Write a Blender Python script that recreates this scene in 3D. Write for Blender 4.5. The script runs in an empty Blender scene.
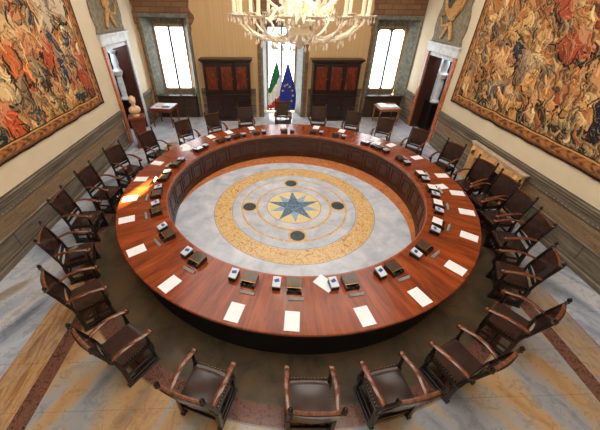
import bpy, bmesh, math, random
import numpy as np
from mathutils import Vector, Matrix
random.seed(7); rng = np.random.default_rng(5)
PI = math.pi
COL = bpy.context.scene.collection
TX, TY = 0.61, 6.065            # centre of the round table
XL, XR, YB, YF, ZC = -5.20, 6.15, 13.23, -0.9, 6.6
MX = 0.57                        # axis of the room

# ------------------------------------------------------------------ materials
def sc(c):                       # sRGB 0-255 -> linear
    return tuple((v/255/12.92) if v/255 <= .04045 else ((v/255+.055)/1.055)**2.4 for v in c)
class NT:
    def __init__(s, name, rough=.5, metal=0.0, spec=.5, coat=0.0):
        s.m = bpy.data.materials.new(name); s.m.use_nodes = True
        s.t = s.m.node_tree; s.b = s.t.nodes['Principled BSDF']
        s.b.inputs['Roughness'].default_value = rough; s.b.inputs['Metallic'].default_value = metal
        s.b.inputs['Specular IOR Level'].default_value = spec
        s.b.inputs['Coat Weight'].default_value = coat; s.b.inputs['Coat Roughness'].default_value = .08
        s._p = None
    def n(s, typ, **kw):
        nd = s.t.nodes.new(typ)
        for k, v in kw.items(): setattr(nd, k, v)
        return nd
    def put(s, sock, v):
        if isinstance(v, bpy.types.NodeSocket): s.t.links.new(v, sock)
        elif isinstance(v, (tuple, list)): sock.default_value = (*v, 1.0) if (len(v) == 3 and sock.type == 'RGBA') else v
        else: sock.default_value = v
    def pos(s, obj=True):
        tc = s.n('ShaderNodeTexCoord'); return tc.outputs['Object' if obj else 'Generated']
    def geo(s): return s.n('ShaderNodeNewGeometry').outputs['Position']
    def xyz(s, v):
        q = s.n('ShaderNodeSeparateXYZ'); s.put(q.inputs[0], v); return q.outputs
    def comb(s, x, y, z):
        q = s.n('ShaderNodeCombineXYZ')
        for i, v in enumerate((x, y, z)): s.put(q.inputs[i], v)
        return q.outputs[0]
    def math(s, op, a, b=0.0, c=0.0):
        q = s.n('ShaderNodeMath', operation=op); s.put(q.inputs[0], a); s.put(q.inputs[1], b); s.put(q.inputs[2], c); return q.outputs[0]
    def noise(s, v, scale, detail=5, rough=.55, dist=0.0, out='Fac'):
        q = s.n('ShaderNodeTexNoise'); s.put(q.inputs['Vector'], v); q.inputs['Scale'].default_value = scale
        q.inputs['Detail'].default_value = detail; q.inputs['Roughness'].default_value = rough; q.inputs['Distortion'].default_value = dist
        return q.outputs[out]
    def voro(s, v, scale, feat='F1', out='Distance'):
        q = s.n('ShaderNodeTexVoronoi', feature=feat); s.put(q.inputs['Vector'], v); q.inputs['Scale'].default_value = scale
        return q.outputs[out]
    def ramp(s, fac, stops, interp='LINEAR'):
        q = s.n('ShaderNodeValToRGB'); s.put(q.inputs[0], fac); r = q.color_ramp; r.interpolation = interp
        while len(r.elements) < len(stops): r.elements.new(.5)
        for e, (p, c) in zip(r.elements, stops): e.position = p; e.color = (*sc(c), 1)
        return q.outputs[0]
    def mix(s, fac, a, b, mode='MIX'):
        q = s.n('ShaderNodeMix', data_type='RGBA', blend_type=mode)
        s.put(q.inputs[0], fac); s.put(q.inputs[6], a); s.put(q.inputs[7], b); return q.outputs[2]
    def scale(s, v, k):
        q = s.n('ShaderNodeVectorMath', operation='MULTIPLY'); s.put(q.inputs[0], v); q.inputs[1].default_value = k; return q.outputs[0]
    def color(s, c): s.put(s.b.inputs['Base Color'], c); return s
    def rough(s, r): s.put(s.b.inputs['Roughness'], r); return s
    def bump(s, h, strength=.3, dist=.01):
        q = s.n('ShaderNodeBump'); s.put(q.inputs['Height'], h); q.inputs['Strength'].default_value = strength
        q.inputs['Distance'].default_value = dist; s.t.links.new(q.outputs[0], s.b.inputs['Normal']); return s
def wood(name, c0, c1, c2, rough=.35, sc_=(3, 3, 30), coat=0.0, spec=.5, axis_scale=1):
    m = NT(name, rough, spec=spec, coat=coat); p = m.pos()
    f = m.noise(m.scale(p, sc_), axis_scale, 6, .6, .6)
    m.color(m.ramp(f, [(.25, c0), (.5, c1), (.75, c2)])); m.bump(f, .08, .004)
    return m.m
def flat(name, c, rough=.5, metal=0.0, spec=.5, var=.12, vs=8, coat=0.0):
    m = NT(name, rough, metal, spec, coat); p = m.pos(); f = m.noise(p, vs, 4)
    m.color(m.ramp(f, [(.3, tuple(v*(1-var) for v in c)), (.7, tuple(min(255, v*(1+var)) for v in c))]))
    return m.m
M = {}
M['dark_wood'] = wood('dark_carved_wood', (14, 8, 6), (24, 14, 10), (38, 22, 15), .28, (8, 8, 30))
M['arm_wood'] = wood('highlit_arm_wood', (44, 22, 13), (94, 48, 27), (146, 84, 48), .22, (10, 10, 30), coat=.4)  # orange-brown arms, their highlights painted into the palest tone
M['rail_wood'] = wood('top_rail_wood', (60, 30, 17), (98, 54, 32), (130, 78, 48), .25, (20, 8, 8), coat=.3)
m = NT('brown_leather', .2, spec=.45); p = m.pos(); f = m.noise(p, 5, 3, .5); g = m.voro(p, 160)
m.color(m.ramp(f, [(.3, (42, 28, 25)), (.55, (52, 35, 31)), (.8, (66, 45, 39))])); m.b.inputs['Roughness'].default_value = .2; m.bump(g, .04, .002)
M['leather'] = m.m
M['nail'] = flat('brass_nail', (170, 130, 70), .3, .9)
M['black_leather'] = flat('black_leather_cover', (34, 34, 36), .35)
# table top: radial mahogany
def polar(m, cx=TX, cy=TY):
    o = m.xyz(m.geo()); x = m.math('SUBTRACT', o[0], cx); y = m.math('SUBTRACT', o[1], cy)
    r = m.math('SQRT', m.math('ADD', m.math('MULTIPLY', x, x), m.math('MULTIPLY', y, y)))
    a = m.math('ARCTAN2', y, x); return r, a, o
m = NT('mahogany_top', .2, spec=.4, coat=.15); r, a, o = polar(m)
ca = m.math('COSINE', a); sa = m.math('SINE', a)
v = m.comb(m.math('MULTIPLY', ca, 26), m.math('MULTIPLY', sa, 26), m.math('MULTIPLY', r, 1.1))
f = m.noise(v, 1.3, 7, .62, .4); big = m.noise(m.comb(m.math('MULTIPLY', ca, 5), m.math('MULTIPLY', sa, 5), r), .8, 3)
wd = m.ramp(f, [(.25, (78, 31, 13)), (.45, (122, 51, 22)), (.6, (148, 67, 30)), (.8, (172, 90, 46))])
seam = m.math('LESS_THAN', m.math('ABSOLUTE', m.math('SUBTRACT', m.math('FRACT', m.math('MULTIPLY', a, 26/(2*PI))), .5)), .006)
wd = m.mix(m.math('MULTIPLY', seam, .55), wd, sc((60, 20, 8)))
wd = m.mix(m.math('MULTIPLY', big, .3), wd, sc((84, 36, 18)))
m.color(wd); m.rough(m.math('MULTIPLY_ADD', big, .1, .16))
M['top'] = m.m
M['table_panel'] = wood('mahogany_panelling', (40, 21, 14), (62, 33, 22), (84, 48, 33), .35, (3, 3, 9), coat=.1)
M['table_rim'] = flat('polished_rim', (150, 84, 62), .2, coat=.5)  # pink highlight along the inner edge painted into the rim colour
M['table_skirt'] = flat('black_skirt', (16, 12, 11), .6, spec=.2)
# floor: concentric marbles
m = NT('inlaid_marble_floor', .16, spec=.5); r, a, o = polar(m); P = m.geo()
n1 = m.noise(P, 2.2, 8, .62, .5); n2 = m.noise(P, 9, 8, .7, 1.2); n3 = m.noise(P, 30, 5, .6)
white = m.ramp(n1, [(.3, (158, 166, 182)), (.5, (184, 190, 202)), (.7, (208, 210, 216))])
white = m.mix(m.math('MULTIPLY', m.math('GREATER_THAN', n2, .62), .25), white, sc((120, 124, 140)))
vr = m.noise(P, 6, 9, .75, 2.5)
yell = m.ramp(vr, [(.3, (132, 82, 40)), (.42, (180, 132, 70)), (.49, (214, 176, 108)), (.53, (208, 198, 172)), (.57, (200, 148, 70)), (.7, (146, 90, 42))])
pal = m.ramp(n2, [(.3, (206, 184, 132)), (.7, (228, 214, 172))])
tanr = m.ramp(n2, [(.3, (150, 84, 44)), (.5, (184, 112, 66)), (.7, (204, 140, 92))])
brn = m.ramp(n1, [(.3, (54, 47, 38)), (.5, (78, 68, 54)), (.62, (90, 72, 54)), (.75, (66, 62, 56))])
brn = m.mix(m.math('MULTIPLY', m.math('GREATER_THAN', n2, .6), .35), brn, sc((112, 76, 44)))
br = m.noise(P, 7, 10, .8, 2)
red = m.ramp(br, [(.3, (32, 23, 25)), (.44, (74, 46, 42)), (.52, (124, 84, 70)), (.58, (78, 48, 44)), (.72, (44, 34, 38))])
# outer bookmatched panels
ux = m.math('ABSOLUTE', m.math('SUBTRACT', o[0], MX + .05))
u = m.math('SUBTRACT', m.math('MULTIPLY', ux, .86), m.math('MULTIPLY', o[1], -.5))
w_ = m.math('SUBTRACT', m.math('MULTIPLY', o[1], .86), m.math('MULTIPLY', ux, .5))
sv = m.comb(m.math('MULTIPLY', u, .9), m.math('MULTIPLY', w_, .22), m.math('MULTIPLY', m.math('GREATER_THAN', o[0], MX), 3.1))
fs = m.noise(sv, 2.1, 7, .55, .7)
outer = m.ramp(fs, [(.28, (112, 114, 120)), (.42, (146, 150, 160)), (.5, (164, 150, 132)), (.57, (176, 142, 104)), (.68, (156, 124, 92)), (.8, (112, 106, 102))])
outer = m.mix(m.math('MULTIPLY', m.math('GREATER_THAN', n2, .6), .22), outer, sc((92, 80, 72)))
# orange veined marble and blue marble by the strips, floor glare painted into the blue
xa = m.math('ABSOLUTE', m.math('SUBTRACT', o[0], .665))
on = m.noise(m.comb(m.math('MULTIPLY', o[0], 6), m.math('MULTIPLY', o[1], .8), 0.0), 1.4, 7, .6, .8)
orange = m.ramp(on, [(.3, (112, 84, 60)), (.42, (156, 112, 70)), (.52, (184, 152, 112)), (.6, (160, 110, 62)), (.72, (130, 98, 72))])
blue = m.ramp(fs, [(.3, (118, 126, 142)), (.45, (168, 178, 198)), (.58, (204, 208, 216)), (.66, (164, 154, 144)), (.78, (140, 128, 118))])
outer = m.mix(m.math('MULTIPLY', m.math('GREATER_THAN', xa, 4.0), m.math('MULTIPLY_ADD', m.math('LESS_THAN', o[0], 0.0), .5, .35)), outer, orange)
outer = m.mix(m.math('GREATER_THAN', xa, 4.5), outer, blue)
outer = m.mix(m.math('LESS_THAN', m.math('ABSOLUTE', m.math('SUBTRACT', xa, 3.87)), .115), outer, red)
jl = m.math('LESS_THAN', m.math('ABSOLUTE', m.math('SUBTRACT', m.math('FRACT', m.math('MULTIPLY', o[1], 1.6)), .5)), .005)
outer = m.mix(m.math('MULTIPLY', m.math('GREATER_THAN', m.noise(P, 5, 9, .78, 1.0), .54), .22), outer, sc((76, 68, 64)))
outer = m.mix(m.math('MULTIPLY', jl, .4), outer, sc((80, 66, 52)))
back = m.math('GREATER_THAN', o[1], TY + 4.2)
outer = m.mix(m.math('MULTIPLY', back, .75), outer, white)  # pale floor reflection behind the table painted into the colour
def ringmix(c_in, c_out, rad): return m.mix(m.math('GREATER_THAN', r, rad), c_in, c_out)
c = pal
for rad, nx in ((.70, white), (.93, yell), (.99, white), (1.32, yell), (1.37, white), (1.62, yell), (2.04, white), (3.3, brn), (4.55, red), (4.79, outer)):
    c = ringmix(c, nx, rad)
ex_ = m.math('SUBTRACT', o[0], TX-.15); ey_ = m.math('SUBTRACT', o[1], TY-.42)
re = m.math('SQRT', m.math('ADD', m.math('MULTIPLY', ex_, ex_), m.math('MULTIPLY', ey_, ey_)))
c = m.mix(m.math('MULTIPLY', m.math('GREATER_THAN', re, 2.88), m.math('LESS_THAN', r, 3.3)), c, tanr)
for rad in (.705, 1.60, 2.05, 4.54, 4.80):
    c = m.mix(m.math('MULTIPLY', m.math('LESS_THAN', m.math('ABSOLUTE', m.math('SUBTRACT', r, rad)), .008), .6), c, sc((96, 76, 52)))
m.color(c); m.rough(m.math('MULTIPLY_ADD', n3, .12, .14))
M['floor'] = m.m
m = NT('dark_blue_marble', .2); f = m.noise(m.geo(), 14, 8, .75, 1.5)
m.color(m.ramp(f, [(.3, (50, 70, 92)), (.5, (84, 112, 138)), (.6, (134, 162, 182)), (.75, (70, 96, 120))])); M['blue_dark'] = m.m
m = NT('light_blue_marble', .2); f = m.noise(m.geo(), 14, 8, .7, 1.5)
m.color(m.ramp(f, [(.3, (104, 138, 166)), (.5, (138, 172, 196)), (.7, (168, 196, 212))])); M['blue_light'] = m.m
M['medal_marble'] = flat('dark_green_marble', (50, 66, 72), .2, var=.35, vs=25); M['gold_inlay'] = flat('ochre_inlay', (204, 164, 104), .25, var=.12, vs=14)
# walls
m = NT('cream_plaster', .8, spec=.15); f = m.noise(m.geo(), 1.5, 4); m.color(m.ramp(f, [(.3, (214, 200, 172)), (.7, (224, 210, 184))])); M['cream'] = m.m
m = NT('backlit_wall_ochre', .8, spec=.15); o = m.xyz(m.geo()); f = m.noise(m.comb(m.math('MULTIPLY', o[0], 16), 0.0, m.math('MULTIPLY', o[2], .3)), 1, 3)
m.color(m.ramp(f, [(.3, (190, 156, 112)), (.7, (202, 170, 126))])); M['ochre'] = m.m  # backlit cream wall, its shade painted in as ochre
m = NT('brown_masonry', .7, spec=.2); o = m.xyz(m.geo())
b = m.n('ShaderNodeTexBrick'); m.put(b.inputs['Vector'], m.comb(o[0], o[2], 0.0)); b.inputs['Scale'].default_value = 1.6
b.inputs['Brick Width'].default_value = .9; b.inputs['Row Height'].default_value = .28; b.inputs['Mortar Size'].default_value = .012
b.inputs['Color1'].default_value = (*sc((148, 112, 84)), 1); b.inputs['Color2'].default_value = (*sc((122, 92, 68)), 1); b.inputs['Mortar'].default_value = (*sc((66, 44, 30)), 1)
f = m.noise(m.geo(), 6, 6, .7); m.color(m.mix(m.math('MULTIPLY', f, .6), b.outputs[0], sc((84, 60, 42)))); M['masonry'] = m.m
m = NT('grey_stone', .5, spec=.3); f = m.noise(m.geo(), 7, 8, .7, .6)
m.color(m.ramp(f, [(.3, (80, 80, 72)), (.5, (112, 112, 102)), (.7, (142, 142, 132))])); M['stone'] = m.m
m = NT('pale_marble', .4, spec=.4); f = m.noise(m.geo(), 5, 8, .65, .6)
m.color(m.ramp(f, [(.3, (176, 186, 192)), (.5, (208, 214, 218)), (.7, (224, 228, 230))])); M['pale'] = m.m
m = NT('breccia_marble', .3); f = m.noise(m.geo(), 9, 8, .75, 1.5)
m.color(m.ramp(f, [(.3, (110, 54, 32)), (.5, (176, 96, 60)), (.62, (206, 140, 100)), (.75, (140, 70, 44))])); M['breccia'] = m.m
# painted dado with foliage frieze
m = NT('painted_dado', .65, spec=.2); o = m.xyz(m.geo()); z = o[2]
al = m.math('ADD', o[0], o[1]); P2 = m.comb(al, z, 0.0)
f = m.noise(m.comb(m.math('MULTIPLY', al, .7), m.math('MULTIPLY', z, 7), 0.0), 2, 6, .65)
def band(z0, z1): return m.math('MULTIPLY', m.math('GREATER_THAN', z, z0), m.math('LESS_THAN', z, z1))
stp = m.math('SINE', m.math('MULTIPLY', z, 210))
basec = m.ramp(f, [(.3, (84, 75, 64)), (.5, (116, 105, 92)), (.7, (144, 132, 116))])
leaf = m.noise(m.comb(al, m.math('MULTIPLY', z, 1.1), 0.0), 13, 5, .6, 4.5)
lf = m.math('MULTIPLY', m.math('GREATER_THAN', leaf, .52), m.math('MULTIPLY', m.math('GREATER_THAN', z, .58), m.math('LESS_THAN', z, .93)))
basec = m.mix(m.math('MULTIPLY', lf, .8), basec, sc((164, 122, 74)))
basec = m.mix(m.math('MULTIPLY', m.math('MULTIPLY', m.math('GREATER_THAN', stp, .35), band(1.02, 1.3)), .55), basec, sc((60, 50, 40)))
for z0, z1, cc, k in ((.535, .55, (60, 50, 38), .7), (.95, .965, (64, 54, 40), .7), (1.085, 1.1, (62, 52, 40), .7), (1.15, 1.162, (48, 40, 32), .8), (1.18, 1.19, (190, 176, 150), .35), (1.215, 1.225, (50, 42, 34), .8), (1.04, 1.05, (170, 156, 130), .4), (.50, .512, (50, 42, 34), .6), (.13, .14, (46, 40, 34), .7), (.105, .112, (160, 150, 130), .4), (.2, .215, (64, 54, 44), .6)):
    basec = m.mix(m.math('MULTIPLY', band(z0, z1), k), basec, sc(cc))
pan = m.math('MULTIPLY', m.math('LESS_THAN', m.math('ABSOLUTE', m.math('SUBTRACT', m.math('FRACT', m.math('MULTIPLY', al, .75)), .5)), .012), band(.2, .55))
basec = m.mix(m.math('MULTIPLY', pan, .6), basec, sc((60, 50, 40)))
m.color(basec); M['dado'] = m.m
M['dentil'] = flat('pale_dentils', (150, 140, 122), .7)
M['cabinet'] = wood('walnut_cupboard', (24, 12, 10), (38, 19, 15), (54, 27, 20), .35, (3, 3, 14))
M['cab_panel'] = wood('reddish_cupboard_panel', (50, 20, 14), (96, 38, 21), (142, 62, 34), .3, (9, 9, 4), coat=.2)
M['red_wood'] = wood('reddish_wood', (84, 38, 24), (116, 54, 34), (142, 74, 48), .35, (4, 4, 14))
M['honey_wood'] = wood('honey_wood', (120, 72, 42), (154, 98, 60), (178, 124, 82), .35, (4, 4, 14))
M['frame_wood'] = flat('window_frame_wood', (158, 124, 84), .5)
M['mullion'] = flat('window_mullion_paint', (92, 94, 90), .5)
M['sill_wood'] = flat('sill_top', (74, 62, 56), .2)
M['grille'] = wood('radiator_cover_wood', (44, 30, 22), (60, 42, 30), (78, 56, 40), .5, (3, 3, 14))
M['dark_jamb'] = flat('dark_jamb_wood', (66, 32, 22), .45)
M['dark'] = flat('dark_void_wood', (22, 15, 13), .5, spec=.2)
M['gold'] = flat('gilded_stucco', (192, 146, 88), .45, .15, var=.2, vs=20)
M['plaque'] = flat('grey_brown_plaque', (126, 116, 96), .7, var=.2, vs=12)
M['medal'] = flat('dark_medallion_paint', (66, 68, 66), .6, var=.5, vs=18)
M['paper'] = flat('white_paper', (232, 234, 240), .6, var=.01)
M['ink'] = flat('grey_print', (214, 212, 214), .6, var=.02)
M['box'] = flat('dark_brown_leatherette', (38, 28, 24), .28, var=.2, coat=.2)
M['lid'] = wood('walnut_lid', (50, 36, 27), (70, 52, 40), (88, 68, 54), .22, (40, 8, 8), coat=.4)
M['brass'] = flat('brass_edge', (190, 146, 72), .3, .8)
M['steel'] = flat('brushed_steel', (176, 172, 170), .35, .1)
M['blackp'] = flat('black_plastic', (24, 24, 27), .3)
M['pad'] = flat('pale_note_pad', (196, 206, 222), .4, var=.03)
M['blue_print'] = flat('blue_print', (40, 62, 140), .4, var=.1)
M['marble_bust'] = flat('ivory_marble', (222, 190, 150), .5, var=.06)
M['fire_ochre'] = flat('ochre_marble', (224, 172, 112), .35, var=.14, vs=7)
M['fire_top'] = flat('greyish_marble_shelf', (196, 176, 152), .3, var=.1)
M['green'] = flat('green_cloth', (22, 110, 62), .7); M['whitec'] = flat('ivory_cloth', (246, 240, 226), .7); M['redc'] = flat('red_cloth', (200, 44, 32), .7)
M['bluec'] = flat('royal_blue_cloth', (28, 46, 140), .7, var=.08); M['star'] = flat('yellow_star_cloth', (232, 190, 70), .7)
m = NT('milky_glass', .12, spec=.6); m.color(sc((252, 240, 220))); m.b.inputs['Transmission Weight'].default_value = .12
m.b.inputs['Subsurface Weight'].default_value = 0; M['glass'] = m.m
M['candle'] = flat('ivory_candle_tube', (250, 236, 210), .4, var=.02)
def emis(name, c, s):
    mt = bpy.data.materials.new(name); mt.use_nodes = True; t = mt.node_tree; t.nodes.clear()
    e = t.nodes.new('ShaderNodeEmission'); e.inputs[0].default_value = (*c, 1); e.inputs[1].default_value = s
    q = t.nodes.new('ShaderNodeOutputMaterial'); t.links.new(e.outputs[0], q.inputs[0]); return mt
M['pane'] = emis('bright_window_light', (.9, .96, 1.0), 6.0)
M['flame'] = emis('lit_candle_bulb', (1, .74, .42), 60.0)
mt = bpy.data.materials.new('sun_slit_clear'); mt.use_nodes = True; t = mt.node_tree; t.nodes.clear()
e = t.nodes.new('ShaderNodeBsdfTransparent'); q = t.nodes.new('ShaderNodeOutputMaterial'); t.links.new(e.outputs[0], q.inputs[0]); M['clear'] = mt

# ------------------------------------------------------------------ mesh helpers
class MB:
    def __init__(s): s.v = []; s.f = []; s.m = []
    def add(s, vs, fs, mi=0):
        n = len(s.v); s.v += [tuple(v) for v in vs]; s.f += [tuple(i+n for i in f) for f in fs]; s.m += [mi]*len(fs); return s
    def box(s, x0, x1, y0, y1, z0, z1, mi=0, mat=None):
        vs = [(x, y, z) for x in (x0, x1) for y in (y0, y1) for z in (z0, z1)]
        if mat: vs = [tuple(mat @ Vector(v)) for v in vs]
        return s.add(vs, [(0, 1, 3, 2), (4, 6, 7, 5), (0, 4, 5, 1), (2, 3, 7, 6), (0, 2, 6, 4), (1, 5, 7, 3)], mi)
    def tube(s, pts, rad, n=8, mi=0, flatz=None):       # rad: number or per-point; flatz squashes second axis
        pts = [Vector(p) for p in pts]; k = len(pts); base = len(s.v); vs = []
        up = Vector((0, 0, 1))
        for i, p in enumerate(pts):
            d = (pts[min(i+1, k-1)] - pts[max(i-1, 0)]).normalized()
            a = d.cross(up)
            if a.length < .05: a = d.cross(Vector((0, 1, 0)))
            a.normalize(); b = a.cross(d).normalized()
            r = rad[i] if isinstance(rad, (list, tuple)) else rad
            ra, rb = (r if isinstance(r, tuple) else (r, r))
            for j in range(n):
                t = 2*PI*j/n + PI/n
                vs.append(p + a*math.cos(t)*ra + b*math.sin(t)*rb)
        fs = [(i*n+j, i*n+(j+1) % n, (i+1)*n+(j+1) % n, (i+1)*n+j) for i in range(k-1) for j in range(n)]
        fs += [tuple(range(n))[::-1], tuple((k-1)*n+j for j in range(n))]
        return s.add(vs, fs, mi)
    def lathe(s, prof, cx=0, cy=0, n=16, mi=0, z0=0, caps=True):
        vs = [(cx+r*math.cos(2*PI*j/n), cy+r*math.sin(2*PI*j/n), z0+z) for r, z in prof for j in range(n)]
        k = len(prof)
        fs = [(i*n+j, i*n+(j+1) % n, (i+1)*n+(j+1) % n, (i+1)*n+j) for i in range(k-1) for j in range(n)]
        if caps: fs += [tuple(range(n))[::-1], tuple((k-1)*n+j for j in range(n))]
        return s.add(vs, fs, mi)
    def ring(s, prof, cx, cy, n=180, mi=None, closed=True):   # prof of (r,z) closed cross-section swept in a circle
        k = len(prof); vs = [(cx+r*math.cos(2*PI*j/n), cy+r*math.sin(2*PI*j/n), z) for j in range(n) for r, z in prof]
        base = len(s.v); s.v += vs
        for j in range(n):
            for i in range(k if closed else k-1):
                a, b = j*k+i, j*k+(i+1) % k; c, d = ((j+1) % n)*k+(i+1) % k, ((j+1) % n)*k+i
                s.f.append((base+a, base+b, base+c, base+d)); s.m.append(mi[i] if mi else 0)
        return s
    def prism(s, poly, depth, fn, mi=0):      # poly of 2D points, fn(u,v,w) -> 3D
        n = len(poly); vs = [fn(u, v, 0) for u, v in poly]+[fn(u, v, depth) for u, v in poly]
        return s.add(vs, [tuple(range(n)), tuple(range(2*n-1, n-1, -1))]+[(i, i+n, (i+1) % n+n, (i+1) % n) for i in range(n)], mi)
    def sphere(s, c, r, n=10, mi=0, sq=(1, 1, 1)):
        vs = []; k = n//2+1
        for i in range(k):
            ph = PI*i/(k-1)
            for j in range(n):
                th = 2*PI*j/n; vs.append((c[0]+r*sq[0]*math.sin(ph)*math.cos(th), c[1]+r*sq[1]*math.sin(ph)*math.sin(th), c[2]+r*sq[2]*math.cos(ph)))
        return s.add(vs, [(i*n+j, (i+1)*n+j, (i+1)*n+(j+1) % n, i*n+(j+1) % n) for i in range(k-1) for j in range(n)], mi)
    def xf(s, mat): s.v = [tuple(mat @ Vector(v)) for v in s.v]; return s
    def build(s, name, mats, parent=None, smooth=False, bevel=0, bseg=2):
        me = bpy.data.meshes.new(name); me.from_pydata(s.v, [], s.f)
        for mt in (mats if isinstance(mats, (list, tuple)) else [mats]): me.materials.append(mt)
        me.polygons.foreach_set('material_index', s.m)
        bm = bmesh.new(); bm.from_mesh(me); bmesh.ops.remove_doubles(bm, verts=bm.verts, dist=1e-6)
        bmesh.ops.recalc_face_normals(bm, faces=bm.faces); bm.to_mesh(me); bm.free()
        if smooth:
            me.polygons.foreach_set('use_smooth', [True]*len(me.polygons)); me.set_sharp_from_angle(angle=math.radians(42))
        o = bpy.data.objects.new(name, me); COL.objects.link(o)
        if parent: o.parent = parent
        if bevel:
            b = o.modifiers.new('bevel', 'BEVEL'); b.width = bevel; b.segments = bseg; b.limit_method = 'ANGLE'
        return o
def thing(name, label, cat, loc=(0, 0, 0), rz=0, group=None):
    o = bpy.data.objects.new(name, None); COL.objects.link(o); o.location = loc; o.rotation_euler = (0, 0, rz)
    o.empty_display_size = .1; return tag(o, label, cat, group)
def tag(o, label, cat, group=None):
    o['label'] = label; o['category'] = cat
    if group: o['group'] = group
    return o
def struct(o, label=None):
    o['kind'] = 'structure'
    if label: o['label'] = label
    return o
def copy_tree(o, parent=None):
    c = o.copy(); COL.objects.link(c)
    if parent: c.parent = parent
    for ch in KIDS.get(o.name, []): copy_tree(ch, c)
    return c
KIDS = {}
def register():
    KIDS.clear()
    for o in bpy.data.objects:
        if o.parent: KIDS.setdefault(o.parent.name, []).append(o)

# ------------------------------------------------------------------ room shell
def rects_minus(x0, x1, z0, z1, holes):        # holes: (a,b,c,d) sorted by a, not overlapping in x
    out = []; cur = x0
    for a, b, c, d in sorted(holes):
        out.append((cur, a, z0, z1))
        if c > z0: out.append((a, b, z0, c))
        if d < z1: out.append((a, b, d, z1))
        cur = b
    out.append((cur, x1, z0, z1)); return [r for r in out if r[1]-r[0] > 1e-6]
WIN = [(-4.92, -3.20, .0, 3.86), (-.25, 1.42, 0, 3.86), (4.34, 6.06, .0, 3.86)]
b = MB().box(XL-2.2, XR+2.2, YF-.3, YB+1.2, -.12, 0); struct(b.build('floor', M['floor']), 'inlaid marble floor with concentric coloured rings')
b = MB().box(XL-2.2, XR+2.2, YF-.3, YB+1.2, ZC, ZC+.15); struct(b.build('ceiling', M['cream']))
b = MB()
for a, c, z0, z1 in rects_minus(XL-.3, XR+.3, 0, ZC, WIN): b.box(a, c, YB, YB+.3, z0, z1)
struct(b.build('wall_back', M['ochre']), 'ochre back wall with three windows')
DL = (10.36, 12.0, 3.18); DR = (10.28, 12.0, 2.92)
b = MB()
for a, c, z0, z1 in rects_minus(YF, YB, 0, ZC, [(DL[0], DL[1], 0, DL[2])]): b.box(XL-.3, XL, a, c, z0, z1)
struct(b.build('wall_left', M['cream']))
b = MB()
for a, c, z0, z1 in rects_minus(YF, YB, 0, ZC, [(DR[0], DR[1], 0, DR[2])]): b.box(XR, XR+.3, a, c, z0, z1)
struct(b.build('wall_right', M['cream']))
struct(MB().box(XL-.3, XR+.3, YF-.3, YF, 0, ZC).build('wall_front', M['cream']))

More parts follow.
